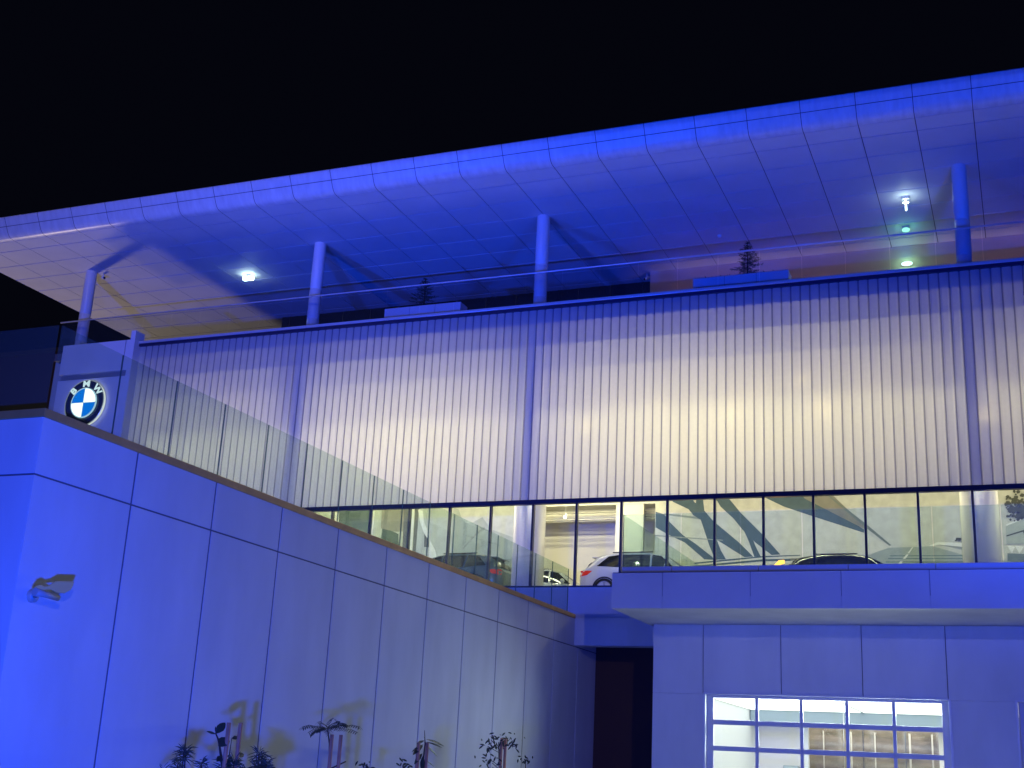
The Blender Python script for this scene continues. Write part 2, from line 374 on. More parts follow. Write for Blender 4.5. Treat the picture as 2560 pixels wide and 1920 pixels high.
# ------------------------------------------------------------------ terrace railing
tr = thing("terrace_railing", (-14, 38.2, 15.4), "long glass railing with slim bright handrail along the roof terrace", "railing")
MB().tube([(-36.3, 38.2, 16.68), (XR, 38.2, 16.70)], .028, 10).build("handrail", mat("handrail_metal", (.72, .72, .76), .35, metal=.25), tr)
x = -36.2
while x < XR:
    b = min(x+1.37, XR)
    MB().box(x+.008, b-.008, 38.19, 38.204, 15.42, 16.655).build("glass_panel", [DGLASS], tr)
    x += 1.37
tw = thing("side_railing", (-38.5, 40, 15.3), "dark glass end railing of the roof terrace behind the round sign", "railing")
for i in range(3): MB().box(-36.24, -36.226, 38.3+i*1.4, 39.68+i*1.4, 15.32, 16.6).build("glass_panel", DGLASS, tw)

# ------------------------------------------------------------------ planters and conifers
def planter(x0, x1, y, label):
    p = thing("planter", ((x0+x1)/2, y, 15.3), label, "planter", "planters on the roof terrace")
    t = MB(); L = (x1-x0)/3
    for i in range(3): t.box(x0+L*i+(.006 if i else 0), x0+L*(i+1)-.006, y, y+.6, 15.34, 16.09)
    t.build("trough", PANEL, p, .006)
    MB().box(x0+.03, x1-.03, y+.012, y+.58, 15.302, 16.085).build("liner", JOINT, p)
    MB().box(x0+.04, x1-.04, y+.04, y+.56, 16.086, 16.11).build("soil", MULCH, p)
    return p
planter(-21.46, -18.36, 38.7, "white trough planter on the terrace, left of the middle column")
p2 = planter(-9.77, -6.57, 38.7, "white trough planter on the terrace in front of the tan rear wall")
m = MB()
for i in range(46):
    bx = rng.uniform(-9.6, -6.7); 
    if abs(bx+8) < .3: continue
    b = Vector((bx, 38.85+rng.random()*.3, 16.1)); m.leaf(b, b+Vector((rng.uniform(-.16, .16), rng.uniform(-.1, .1), rng.uniform(.03, .16))), .03, fold=.1)
tag(m.build("trailing_plants", LEAF, p2), kind="stuff")
def conifer(x, y, h, label, seed):
    r = random.Random(seed); t = thing("conifer", (x, y, 16.1), label, "tree", "small conifers in terrace planters")
    MB().tube([(x, y, 16.08), (x+.01, y, 16.1+h*.5), (x, y, 16.1+h)], [.03, .02, .006], 7).build("trunk", BARK, t)
    m = MB(); n = 9
    for i in range(n):
        u = i/(n-1); z = 16.12+h*(.04+.93*u); L = .52*(1-u)**.75+.07
        if i == 0: L *= .7
        nb = 7
        for k in range(nb):
            an = 2*math.pi*k/nb+r.random()*.9; LL = L*r.uniform(.75, 1.12)
            d = Vector((math.cos(an), math.sin(an), .1*(1-u)+.1)); b = Vector((x, y, z+r.uniform(-.02, .02)))
            e = b+d*LL; m.tube([b, b+d*LL*.5+Vector((0, 0, -.02)), e+Vector((0, 0, .02))], [.007, .005, .002], 4, False)
            for j in range(int(LL/.016)):
                q = .12+.88*(j*.016/LL); c = b.lerp(e, q); sd = Vector((-math.sin(an), math.cos(an), 0))*(1 if j % 2 else -1)
                m.leaf(c, c+sd*.085*(1.15-q*.7)+d*.045+Vector((0, 0, r.uniform(-.03, .035))), .022, (0, 0, 1), .2, .15)
    m.build("foliage", LEAF, t)
conifer(-20.0, 38.98, 1.15, "dark little conifer in the planter left of the middle column", 1)
conifer(-7.98, 38.98, 1.22, "dark little conifer standing out against the tan terrace wall", 2)

# ------------------------------------------------------------------ terrace lamps, cameras
def head_lamp(loc, label):
    t = thing("soffit_lamp", loc, label, "lamp", "cold white lamps under the roof")
    x, y, z = loc
    MB().box(x-.12, x+.12, y-.07, y+.07, z-.09, z).build("housing", mat("lamp_housing", (.5, .5, .5), .5), t, .01)
    return t
LW = emis("lamp_cold_white", (.70, 1, .95), 14)
l1 = head_lamp((-29.55, 41.35, 19.35), "cold white lamp glowing under the roof near its left end")
for dx in (-.13, .13): MB().box(-29.55+dx-.1, -29.55+dx+.1, 41.25, 41.40, 19.13-abs(dx)*.2, 19.25).build("lamp_head", LW, l1, .01)
l2 = head_lamp((-2.98, 41.1, 19.35), "narrow hanging cold white lamp under the roof near the right column")
MB().box(-3.0, -2.955, 41.06, 41.14, 18.84, 19.26).build("lamp_head", LW, l2, .008)
MB().box(-3.07, -2.885, 41.07, 41.13, 19.11, 19.135).build("lamp_fin", LW, l2)
light("soffit_lamp_light", 'POINT', (-29.5, 41.2, 19.0), 2.5, (.6, 1, .95), None, .06)
light("soffit_lamp_light", 'POINT', (-2.98, 40.95, 18.95), 5, (.7, .95, 1), None, .05)
light("soffit_lamp_throw", 'SPOT', (-2.9, 40.95, 18.9), 2500, (.95, .98, .95), (-10, 23, 1), .05, 38, .9)
l3 = head_lamp((-3.2, 43.6, 19.35), "dim greenish glow added for a lamp reflection, between the hanging lamp and the tan wall")
MB().lathe((-3.2, 43.6, 19.18), (0, 0, 1), [(.0, 0), (.12, .0), (.14, .05), (.1, .09)], 20).build("lamp_head", emis("reflection_green", (.25, .85, .6), 1.6), l3)  # glowing dome stands in for a lamp's reflection in the glass
light("reflection_glow", 'POINT', (-3.2, 43.6, 19.0), 4, (.2, 1, .7), None, .1)
t = thing("wall_lamp", (-3.34, 45.3, 18.6), "bright greenish oval lamp on the tan terrace wall", "lamp")
MB().box(-3.5, -3.18, 45.3, 45.349, 18.52, 18.68).build("backplate", mat("lamp_plate", (.5, .5, .5), .5), t, .01)
m = MB().lathe((0, 0, 0), (0, -1, 0), [(.0, .1), (.07, .085), (.1, .04), (.1, 0)], 24)
m.v = [(-3.34+a*2.0, 45.3+b, 18.6+c*.85) for a, b, c in m.v]; m.build("lens", emis("lamp_greenwhite", (.55, 1, .7), 3.2), t)
tp_ = light("terrace_wall_fill", 'AREA', (-5, 44.7, 15.5), 38, (1, .62, .46), (-5, 45.35, 17.0), size=(15, .1)); tp_.data.spread = R(70)  # unseen warm fill added to lift the tan wall
light("wall_lamp_glow", 'POINT', (-3.34, 45.05, 18.6), 8, (.35, 1, .6), None, .08)
def camera_thing(loc, label, d=(0, -1, -.3)):
    t = thing("security_camera", loc, label, "camera", "security cameras")
    p = Vector(loc); dv = Vector(d).normalized(); sm = mat("camera_white", (.75, .75, .75), .35)
    MB().tube([p, p+Vector((0, 0, -.16))], .025, 8).build("mount", sm, t)
    c = p+Vector((0, 0, -.18)); MB().tube([c-dv*.12, c+dv*.13], .06, 14).build("housing", sm, t)
    MB().tube([c+dv*.13, c+dv*.145], .05, 14).build("lens", BLACK, t); return t
camera_thing((-35.72, 39.6, 19.35), "small security camera beside the top of the leftmost terrace column", (.8, -.4, -.3))
camera_thing((-13.3, 45.2, 19.2), "pale camera hanging at the left corner of the tan terrace wall", (-.4, -.6, -.5))
t = thing("smoke_detector", (-9.76, 42.6, 19.35), "tiny pale dome under the middle of the roof", "detector")
MB().lathe((-9.76, 42.6, 19.27), (0, 0, 1), [(0, 0), (.06, .01), (.085, .05), (.085, .08)], 18).build("dome", PANE_WHITE, t)

# ------------------------------------------------------------------ ramp wall with coping and glass
rw = thing("ramp_wall", (-10, 19, GZ), "long blue lit panelled retaining wall of the ramp with bronze coping", "wall")
JY = [10.5]+[12.16+1.663*i for i in range(0, 20)]; JY = [y for y in JY if y < 38]+[38.0]
t = MB(); g = .019
for a, b in zip(JY[:-1], JY[1:]):
    t.box(-10.012, -10.0, a+(g if a > 10.6 else 0), b-g, GZ, 2.83-.011); t.box(-10.012, -10.0, a+(g if a > 10.6 else 0), b-g, 2.83+.011, 3.477)
JX = [-10.012]+[-11.66-1.663*i for i in range(12)]
for b, a in zip(JX[:-1], JX[1:]):
    bb = b-g if b < -10.1 else b-.002
    t.box(a+g, bb, 10.5, 10.512, GZ, 2.83-.011); t.box(a+g, bb, 10.5, 10.512, 2.83+.011, 3.477)
t.build("wall_panels", STUCCO, rw, .0015)
t = MB().box(-10.3, -10.014, 10.515, 38, GZ, 3.47); t.box(-30, -10.301, 10.515, 10.8, GZ, 3.47); t.build("wall_core", mat("joint_grey", (.15, .15, .19), .9), rw)
t = MB().box(-10.32, -9.975, 10.7, 28.5, 3.478, 3.575); t.box(-30, -9.975, 10.475, 10.698, 3.478, 3.575); t.build("coping", COPING, rw, .006)
MB().box(-30, -10.32, 10.8, 37.7, 2.3, 2.5).build("ramp_deck", CONC, rw)
rr = thing("ramp_railing", (-10.1, 19, 3.575), "frameless green tinted glass railing on top of the ramp wall", "railing")
GY = [10.62]+[10.62+1.095*i for i in range(1, 17)]
for a, b in zip(GY[:-1], GY[1:]):
    if b > 28.4: b = 28.45
    MB().box(-10.075, -10.06, a+.008, b-.008, 3.55, 4.60).build("glass_panel", RGLASS, rr)
    MB().box(-10.077, -10.058, b-.003, b+.003, 3.576, 4.60).build("panel_edge", GEDGE, rr)
x = -10.09
while x > -18:
    MB().box(x-1.09, x-.008, 10.60, 10.614, 3.55, 4.60).build("glass_panel", RGLASS, rr); x -= 1.1
# flood light bracketed to the wall near the corner
fl = thing("wall_floodlight", (-10, 10.6, 1.55), "small floodlight on a bracket near the corner of the ramp wall", "floodlight")
FM = mat("floodlight_metal", (.45, .42, .36), .5)
def poly_x(pts, x, th):
    n = len(pts); m = MB()
    m.add([(x, y, z) for y, z in pts]+[(x+th, y, z) for y, z in pts], [tuple(range(n-1, -1, -1)), tuple(range(n, 2*n))]+[(i, (i+1) % n, (i+1) % n+n, i+n) for i in range(n)])
    return m
MB().lathe((-10, 10.74, 1.53), (1, 0, 0), [(0, 0), (.07, 0), (.07, .05), (.05, .07), (0, .075)], 20, False).build("base", FM, fl)
MB().tube([(-9.95, 10.74, 1.53), (-9.84, 10.66, 1.55), (-9.80, 10.64, 1.56)], .03, 10).build("arm", FM, fl)
MB().tube([(-9.80, 10.57, 1.55), (-9.80, 10.72, 1.545), (-9.80, 10.93, 1.535)], [.045, .035, .035], 14).build("lamp_body", FM, fl)
poly_x([(10.547, 1.602), (10.627, 1.637), (10.686, 1.622), (10.759, 1.645), (10.858, 1.707), (11.135, 1.744), (11.127, 1.695), (11.096, 1.642), (11.009, 1.595), (10.885, 1.588), (10.788, 1.61), (10.694, 1.584), (10.583, 1.589)], -9.80, .012).build("glare_shield", mat("shield_tan", (.80, .56, .22), .6), fl, .003)
# neighbouring wall end, bottom left
m = thing("side_wall", (-3.2, 3.0, GZ), "end of a low dark wall with brown coping cut by the left edge", "wall")
MB().box(-6, -3.05, 3.0, 3.08, GZ, .445).build("wall_face", DARKWALL, m)
MB().box(-6, -3.02, 2.98, 3.10, .447, .477).build("coping", COPING, m)

# dark neighbour far left
nb = thing("dark_building", (-90, 75, GZ), "unlit dark building low in the night behind the terrace", "building")
MB().box(-120, -66, 72, 90, GZ, 29).build("wall", mat("night_wall", (.055, .04, .045), .9), nb)
MB().box(-120.5, -65.5, 71.7, 90.5, 29.002, 29.3).build("roof", mat("night_roof", (.05, .05, .05), .9), nb)

# ------------------------------------------------------------------ bridge beam between ramp and garage
bb = thing("bridge_beam", (-8.8, 28.6, 2.85), "blue lit beam bridging the gap between ramp wall and garage", "beam")
MB().box(-9.995, -7.72, 28.5, 28.9, 2.85, 3.5).build("beam_face", STUCCO, bb, .006)
MB().box(-9.995, -7.72, 28.56, 38, 3.502, 3.6).build("top_slab", STUCCO, bb)
pw = thing("passage_wall", (-8.8, 30.2, GZ), "dark rear wall closing the passage under the beam", "wall")
MB().box(-9.99, -7.7, 30.15, 30.3, GZ, 3.4).build("wall_face", mat("passage_dark", (.09, .04, .03), .9), pw)
MB().box(-8.42, -7.7, 29.9, 30.148, GZ, 3.19).build("pier", mat("passage_pier", (.25, .14, .12), .8), pw)
MB().box(-9.99, -7.72, 28.95, 30.149, 3.2, 3.4).build("ceiling", mat("passage_ceiling", (.15, .13, .15), .9), pw)

# ------------------------------------------------------------------ garage building with balcony
ga = thing("garage_building", (-2, 27.2, GZ), "blue lit panelled garage wing with a deep balcony parapet over it", "building")
GX0, GX1 = -7.69, 8.0
jx = [GX0, -6.58, -4.91, -3.25, -1.60, .06, 1.7, 3.4, 5.0, 6.6, GX1]
doors = [(-6.54, -1.58), (-.33, 4.6)]; DT = 1.73
t = MB(); g = .008
for a, b in zip(jx[:-1], jx[1:]): t.box(a+g*(a > GX0), b-g, 27.2, 27.24, DT+.001, 3.2)
t.box(GX0, -6.56, 27.2, 27.24, GZ, DT-.001); t.box(-1.56, -.35, 27.2, 27.24, GZ, DT-.001); t.box(4.62, GX1, 27.2, 27.24, GZ, DT-.001)
t.build("wall_panels", STUCCO, ga, .004)
t = MB().box(GX0+.002, GX1, 27.245, 27.45, DT+.03, 3.2)
for a, b in ((GX0+.002, -6.56), (-1.56, -.35), (4.62, GX1)): t.box(a, b, 27.245, 27.45, GZ, DT+.029)
t.build("wall_core", mat("garage_core", (.12, .12, .16), .8), ga)
MB().box(GX0+.002, GX0+.2, 27.452, 34, GZ, 3.2).build("side_wall", STUCCO, ga)
MB().box(-7.85, GX1, 24.62, 38, 3.21, 3.45).build("balcony_slab", STUCCO, ga)
PJ = [-7.85, -6.79, -5.02, -3.28, -1.67, .0, 1.7, 3.4, 5.1, GX1]
t = MB()
for a, b in zip(PJ[:-1], PJ[1:]): t.box(a+g*(a > -7.8), b-g, 24.6, 24.618, 3.21, 3.925)
t.build("parapet_panels", PANEL, ga)
t = MB().box(-7.85, GX1, 24.62, 24.85, 3.452, 3.92); t.build("parapet_core", mat("parapet_core", (.3, .3, .4), .7), ga)
MB().box(-7.84, GX1, 24.62, 24.86, 3.922, 3.94).build("parapet_gap", DARKTRIM, ga)
t = MB()
for a, b in zip([-7.75]+[v+.1 for v in PJ[1:-1]], [v+.1 for v in PJ[1:]]): t.box(a+.006, b-.006, 24.9, 25.1, 3.452, 4.10)
t.build("upper_parapet", PANEL, ga, .005)
# sectional doors
FRM = mat("door_frame_paint", (.55, .55, .6), .45)
for di, (a, b) in enumerate(doors):
    m = MB(); dy = 27.31
    cols = 5; rowz = [1.655-.535*i for i in range(7)]
    W_ = (b-.16)-(a+.16); cw = W_/cols
    m.box(a+.02, b-.02, dy, dy+.05, 1.665, 1.73)
    xs_ = [a+.16+cw*i for i in range(cols+1)]
    for i, xx in enumerate(xs_):
        hw = .035 if 0 < i < cols else .0
        if i == 0: m.box(a+.02, xx, dy, dy+.05, GZ, 1.664)
        elif i == cols: m.box(xx, b-.02, dy, dy+.05, GZ, 1.664)
        else: m.box(xx-hw, xx+hw, dy+.003, dy+.047, GZ, 1.664)
    for rz in rowz[1:]:
        for i in range(cols):
            xa = xs_[i]+(.0352 if i else .0002); xb = xs_[i+1]-(.0352 if i < cols-1 else .0002)
            if rz-.05 > GZ: m.box(xa, xb, dy, dy+.05, rz-.008, rz+.092)
    dr = m.build("garage_door", FRM, ga, .004)
    for r_ in range(6):
        for i in range(cols):
            z1 = rowz[r_] if r_ == 0 else rowz[r_]; z0 = rowz[r_+1]+.095
            MB().add([(xs_[i]+.02, dy+.02, z0), (xs_[i+1]-.02, dy+.02, z0), (xs_[i+1]-.02, dy+.02, z1), (xs_[i]+.02, dy+.02, z1)], [(0, 1, 2, 3)]).build("pane", WGLASS, dr)
    fr = MB().box(a-.03, a+.018, 27.17, 27.36, GZ, DT+.03); fr.box(b-.018, b+.03, 27.17, 27.36, GZ, DT+.03); fr.box(a+.019, b-.019, 27.17, 27.36, DT+.001, DT+.03)
    fr.build("door_casing", SILVER if False else mat("casing_paint", (.7, .7, .75), .4), ga, .004)
# garage interior
MB().box(-6.95, -6.75, 27.46, 33.5, GZ, 1.9).build("interior_wall", PANE_WHITE, ga)
MB().box(5.2, 5.4, 27.46, 33.5, GZ, 1.9).build("interior_wall", PANE_WHITE, ga)
MB().box(-6.75, -5.48, 33.5, 33.6, GZ, 1.9).build("rear_wall", mat("rear_wall_white", (.75, .72, .72), .6), ga)
MB().box(-6.75, 5.2, 27.46, 33.6, 1.75, 1.9).build("interior_ceiling", PANE_WHITE, ga)
MB().box(-6.73, 5.19, 32.9, 33.49, 1.45, 1.749).build("bulkhead", mat("bulkhead_grey", (.30, .38, .41), .6), ga)
MB().box(-6.74, 5.19, 27.46, 33.49, GZ+.004, GZ+.05).build("interior_floor", CONC, ga)
for a in (-6.7, -3.9, -.9): MB().box(a, a+2.7, 27.7, 32.85, 1.735, 1.748).build("ceiling_glow", emis("ceiling_glow", (.93, 1, 1), 2.4), ga)  # glow put into the ceiling so it reads bright white
PB = mat("brown_panelling", (.27, .225, .18), .35, var=.4, vscale=2, stretch=(1, 1, 3))
MB().box(-6.3, 5.2, 34.8, 34.9, GZ, 1.9).build("brown_wall", PB, ga)
t = MB()
for i in range(9): t.box(-4.2+i*1.05, -4.18+i*1.05, 34.77, 34.798, GZ, 1.6)
t.box(-4.6, 5.1, 34.765, 34.796, .85, .875); t.build("wall_joints", JOINT, ga)
MB().box(-5.48, -5.38, 33.44, 33.62, GZ, 1.44).build("opening_jamb", PANE_WHITE, ga)
MB().box(-2.24, -2.14, 33.44, 33.62, GZ, 1.44).build("opening_jamb", mat("jamb_warm", (.85, .8, .7), .5), ga)
MB().add([(-5.37, 33.55, GZ+.05), (-2.25, 33.55, GZ+.05), (-2.25, 33.55, 1.44), (-5.37, 33.55, 1.44)], [(0, 1, 2, 3)]).build("inner_glazing", glass("wavy_glass", (.9, .92, .9), .15, .06), ga)
t = MB()
for xx, ww in ((-3.05, .05), (-3.9, .03), (-2.5, .04), (-3.4, .02), (-4.5, .04), (-5.2, .03)):
    t.box(xx, xx+ww, 34.70, 34.72, GZ, 1.35)
t.build("curtain_edges", mat("curtain", (.7, .66, .6), .7), ga)
light("garage_light", 'AREA', (-3.8, 34.2, 1.7), 60, (1, .97, .9), (-3.8, 34.3, 0), size=(4, .3))
light("garage_throw", 'AREA', (-3.9, 27.6, 1.55), 274.5, (.75, .95, 1), (-4.2, 20, -2.0), size=(4.6, .3))
gs = thing("blue_reflection", (-4.3, 31.9, .2), "small glowing blue bars added for a reflection in the garage door panes", "sign")  # glowing bars stand in for a blue reflection; the cord is added
MB().box(-4.40, -4.18, 31.9, 31.93, .12, .17).build("reflection_line", emis("reflection_blue", (.05, .3, 1), 2.5), gs)
MB().box(-4.42, -4.16, 31.9, 31.93, .20, .235).build("reflection_line", emis("reflection_blue2", (.1, .45, 1), 2.5), gs)
MB().tube([(-4.29, 31.92, .24), (-4.29, 31.92, 1.74)], .008, 6).build("added_cord", SILVER, gs)
cb = thing("wall_cabinet", (-6.0, 33.3, -.2), "grey cabinet on the white rear wall of the garage", "cabinet")
MB().box(-5.98, -5.6, 33.2, 33.49, -1.2, .42).build("cabinet_body", mat("cabinet_grey", (.35, .42, .45), .5), cb, .02)
MB().box(-5.95, -5.63, 33.185, 33.199, -1.17, .39).build("door", mat("cabinet_door", (.42, .5, .53), .4), cb)

# balcony railing
br = thing("balcony_railing", (-1, 25, 4.1), "clear green tinted glass railing rising from the balcony parapet", "railing")
x = -7.75
while x < GX1:
    MB().box(x+.008, x+1.222, 24.99, 25.004, 4.0, 5.21).build("glass_panel", RGLASS, br); x += 1.23
MB().box(-7.76, -7.745, 24.985, 25.009, 4.101, 5.215).build("end_edge", GEDGE, br)
y = 25.05
while y < 37:
    MB().box(-7.757, -7.743, y+.008, y+1.3, 3.5, 5.21).build("side_panel", RGLASS, br); y += 1.31

# ------------------------------------------------------------------ murals inside the showroom
def ptint(name, c): return mat(name, c, .55, var=.10, vscale=3.5)
mu = thing("road_mural", (-6, 46.5, 5.7), "large wall mural of a freeway overpass with slanting blue shadows and a road", "mural")
MB().box(-13.17, 6, 46.52, 46.6, 5.66, 11).build("board", ptint("mural_sky", (.58, .57, .46)), mu)
layers = {
 'pale_concrete': ((.66, .63, .50), [[(-13.16, 10.9), (-13.17, 7.6), (-7.1, 7.7), (-7.1, 9.4), (-8.2, 10.2), (-8.2, 10.9)], [(-7.059, 9.437), (-5.332, 8.793), (-4.368, 8.261), (-5.129, 8.038), (-7.09, 7.989)]]),
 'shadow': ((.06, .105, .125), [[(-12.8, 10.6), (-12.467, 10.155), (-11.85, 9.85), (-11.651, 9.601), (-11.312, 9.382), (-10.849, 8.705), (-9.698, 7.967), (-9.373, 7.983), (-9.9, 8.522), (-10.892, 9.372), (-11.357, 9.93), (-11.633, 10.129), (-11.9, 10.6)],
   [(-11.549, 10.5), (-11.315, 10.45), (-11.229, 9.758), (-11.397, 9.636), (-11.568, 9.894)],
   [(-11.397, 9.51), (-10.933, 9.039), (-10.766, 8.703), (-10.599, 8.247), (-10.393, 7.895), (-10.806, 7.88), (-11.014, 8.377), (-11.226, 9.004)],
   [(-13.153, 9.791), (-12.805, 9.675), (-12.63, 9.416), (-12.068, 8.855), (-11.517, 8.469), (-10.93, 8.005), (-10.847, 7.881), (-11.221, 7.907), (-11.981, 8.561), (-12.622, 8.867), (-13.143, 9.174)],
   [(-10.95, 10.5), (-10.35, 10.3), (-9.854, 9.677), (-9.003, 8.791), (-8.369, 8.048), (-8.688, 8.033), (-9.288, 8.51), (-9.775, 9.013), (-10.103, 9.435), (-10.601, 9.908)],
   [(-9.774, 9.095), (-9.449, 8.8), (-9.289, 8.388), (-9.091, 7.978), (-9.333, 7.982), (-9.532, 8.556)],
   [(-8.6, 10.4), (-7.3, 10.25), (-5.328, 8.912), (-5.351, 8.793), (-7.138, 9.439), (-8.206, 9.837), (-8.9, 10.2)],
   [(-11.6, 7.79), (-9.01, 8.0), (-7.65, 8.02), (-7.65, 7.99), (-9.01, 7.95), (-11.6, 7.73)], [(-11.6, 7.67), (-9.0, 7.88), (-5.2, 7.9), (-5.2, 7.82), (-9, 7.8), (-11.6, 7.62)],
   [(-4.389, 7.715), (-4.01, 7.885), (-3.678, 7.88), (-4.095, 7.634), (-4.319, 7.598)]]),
 'soft_line': ((.30, .32, .26), [[(-12.806, 9.717), (-11.608, 9.558), (-11.354, 9.425), (-11.607, 9.473), (-12.805, 9.652)], [(-13.17, 8.879), (-12.622, 8.825), (-10.517, 8.637), (-10.517, 8.60), (-12.621, 8.782), (-13.17, 8.835)],
   [(-2.8, 8.31), (-2.0, 8.22), (-1.0, 8.1), (-1.0, 7.97), (-2.029, 8.12)]]),
 'deck_soffit': ((.24, .22, .16), [[(-7.6, 10.35), (-6.5, 10.3), (-5.25, 8.989), (-5.328, 8.93), (-7.442, 10.122)]]),
 'deck_edge': ((.16, .19, .15), [[(-6.65, 10.25), (-6.52, 10.2), (-5.209, 9.068), (-4.404, 8.32), (-4.47, 8.30), (-5.27, 8.97)]]),
 'road': ((.34, .38, .31), [[(-5.13, 7.999), (-4.52, 8.225), (-3.0, 8.256), (-2.038, 7.95), (.6, 7.5), (.6, 6.2), (-7.6, 6.2), (-6.5, 7.6)]]),
 'road_band': ((.12, .19, .18), [[(-4.455, 7.95), (-1.2, 7.914), (-1.2, 7.883), (-4.456, 7.921)], [(-4.533, 7.853), (-1.2, 7.807), (-1.2, 7.776), (-4.535, 7.82)], [(-4.612, 7.738), (-1.2, 7.693), (-1.2, 7.655), (-4.614, 7.695)]]),
 'white_mark': ((.82, .80, .68), [[(-3.663, 8.229), (-3.7, 8.23), (-3.857, 8.019), (-3.801, 8.018)], [(-3.895, 7.98), (-3.821, 7.979), (-3.939, 7.826), (-4.031, 7.827)], [(-4.128, 7.731), (-4.035, 7.73), (-4.114, 7.615), (-4.225, 7.616)],
   [(-3.109, 8.278), (-2.81, 8.408), (-1.2, 8.30), (-1.2, 8.12), (-2.022, 8.22), (-2.778, 8.311), (-3.0, 8.256)], [(-.522, 8.985), (.24, 9.29), (1, 9.6), (1, 9.53), (.234, 9.223), (-.523, 8.92)], [(-.529, 8.232), (-.286, 8.19), (-.405, 7.965)], [(-.284, 8.227), (-.001, 8.185), (-.163, 7.942)]]),
 'bridge': ((.42, .45, .36), [[(-.543, 8.917), (.235, 9.22), (1, 9.5), (1, 8.3), (-.56, 8.28)]]),
 'dark_line': ((.05, .06, .05), [[(-.542, 8.593), (.208, 8.824), (1, 9.05), (1, 8.99), (.204, 8.767), (-.546, 8.548)], [(.0, 8.72), (.3, 8.8), (.3, 8.5), (.05, 8.5)]]),
 'river': ((.16, .20, .17), [[(-.545, 7.967), (.148, 7.919), (1, 7.9), (1, 7.4), (-.561, 7.703)]]),
}
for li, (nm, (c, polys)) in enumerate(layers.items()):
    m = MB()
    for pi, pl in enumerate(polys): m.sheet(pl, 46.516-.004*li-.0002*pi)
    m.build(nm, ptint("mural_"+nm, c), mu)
m = MB()
r = random.Random(4)
for i in range(420):
    px_, pz_ = r.gauss(.12, .28), r.gauss(9.45, .24)
    if pz_ < 8.95+(px_+.54)*.38+.02 or px_ < -.53: continue
    s_ = r.uniform(.03, .09); a0 = r.random()*6
    m.sheet([(px_+s_*math.cos(a0+q*1.26)*r.uniform(.5, 1), pz_+s_*math.sin(a0+q*1.26)*r.uniform(.5, 1)) for q in range(5)], 46.46-.0002*(i % 40))
for i in range(30):
    px_, pz_ = r.gauss(-2.12, .04), r.gauss(8.49, .03); s_ = .03
    m.sheet([(px_+s_*math.cos(q*1.26), pz_+s_*math.sin(q*1.26)) for q in range(5)], 46.45-.0002*i)
m.build("tree_print", ptint("mural_tree", (.05, .055, .035)), mu)

mv = thing("landscape_mural", (-23, 45, 5.7), "tall landscape mural with dark trees and pale mountains behind the ramp glass", "mural")
MB().box(-30, -17.9, 45.02, 45.1, 5.66, 10.6).build("board", ptint("mural2_base", (.52, .54, .42)), mv)
lay2 = {
 'trees': ((.08, .12, .09), [[(-26.3, 10.4), (-24.78, 10.4), (-24.64, 8.954), (-25.273, 8.7), (-26.4, 8.9)], [(-24.237, 9.094), (-23.9, 9.05), (-23.474, 8.855), (-23.402, 8.3), (-24.25, 8.5)]]),
 'tan_field': ((.30, .28, .20), [[(-24.346, 10.4), (-23.311, 10.4), (-23.25, 8.95), (-23.6, 8.95), (-24.29, 9.1)]]),
 'dark_post': ((.12, .12, .10), [[(-23.311, 10.4), (-22.983, 10.4), (-22.9, 7.9), (-23.232, 7.9)], [(-22.80, 10.4), (-22.615, 10.4), (-22.63, 8.0), (-22.77, 8.0)], [(-22.12, 8.95), (-22.30, 8.85), (-22.27, 8.3), (-22.05, 8.3)]]),
 'white_post': ((.85, .85, .70), [[(-22.943, 10.4), (-22.82, 10.4), (-22.793, 8.0), (-22.886, 8.0)], [(-22.655, 9.836), (-22.449, 9.793), (-22.328, 9.272), (-22.092, 8.825), (-22.115, 8.606), (-22.339, 8.904), (-22.536, 9.351)], [(-22.032, 8.568), (-21.762, 8.163), (-21.661, 7.8), (-22.028, 7.8)],
     [(-26.62, 9.82), (-26.3, 9.84), (-26.28, 9.1), (-26.6, 9.1)], [(-24.70, 9.9), (-24.62, 9.9), (-24.66, 8.7), (-24.74, 8.7)]]),
 'mountain': ((.36, .40, .32), [[(-21.078, 9.9), (-20.844, 9.784), (-20.703, 9.45), (-20.491, 9.226), (-20.179, 9.255), (-19.797, 9.45), (-19.592, 9.204), (-19.377, 8.95), (-18.4, 8.6), (-18.0, 8.5), (-18, 6.7), (-21.027, 6.7)]]),
 'foothill': ((.24, .28, .23), [[(-20.753, 7.859), (-20.333, 7.996), (-19.544, 7.85), (-18.4, 7.75), (-18.0, 7.7), (-18, 6.7), (-20.871, 6.7)]]),
 'path': ((.28, .30, .25), [[(-20.581, 8.215), (-20.034, 8.817), (-19.7, 9.062), (-19.618, 8.988), (-19.991, 8.744), (-20.54, 8.179)]]),
}
for li, (nm, (c, polys)) in enumerate(lay2.items()):
    m = MB()
    for pi, pl in enumerate(polys): m.sheet(pl, 45.016-.004*li-.0002*pi)
    m.build(nm, ptint("mural2_"+nm, c), mv)

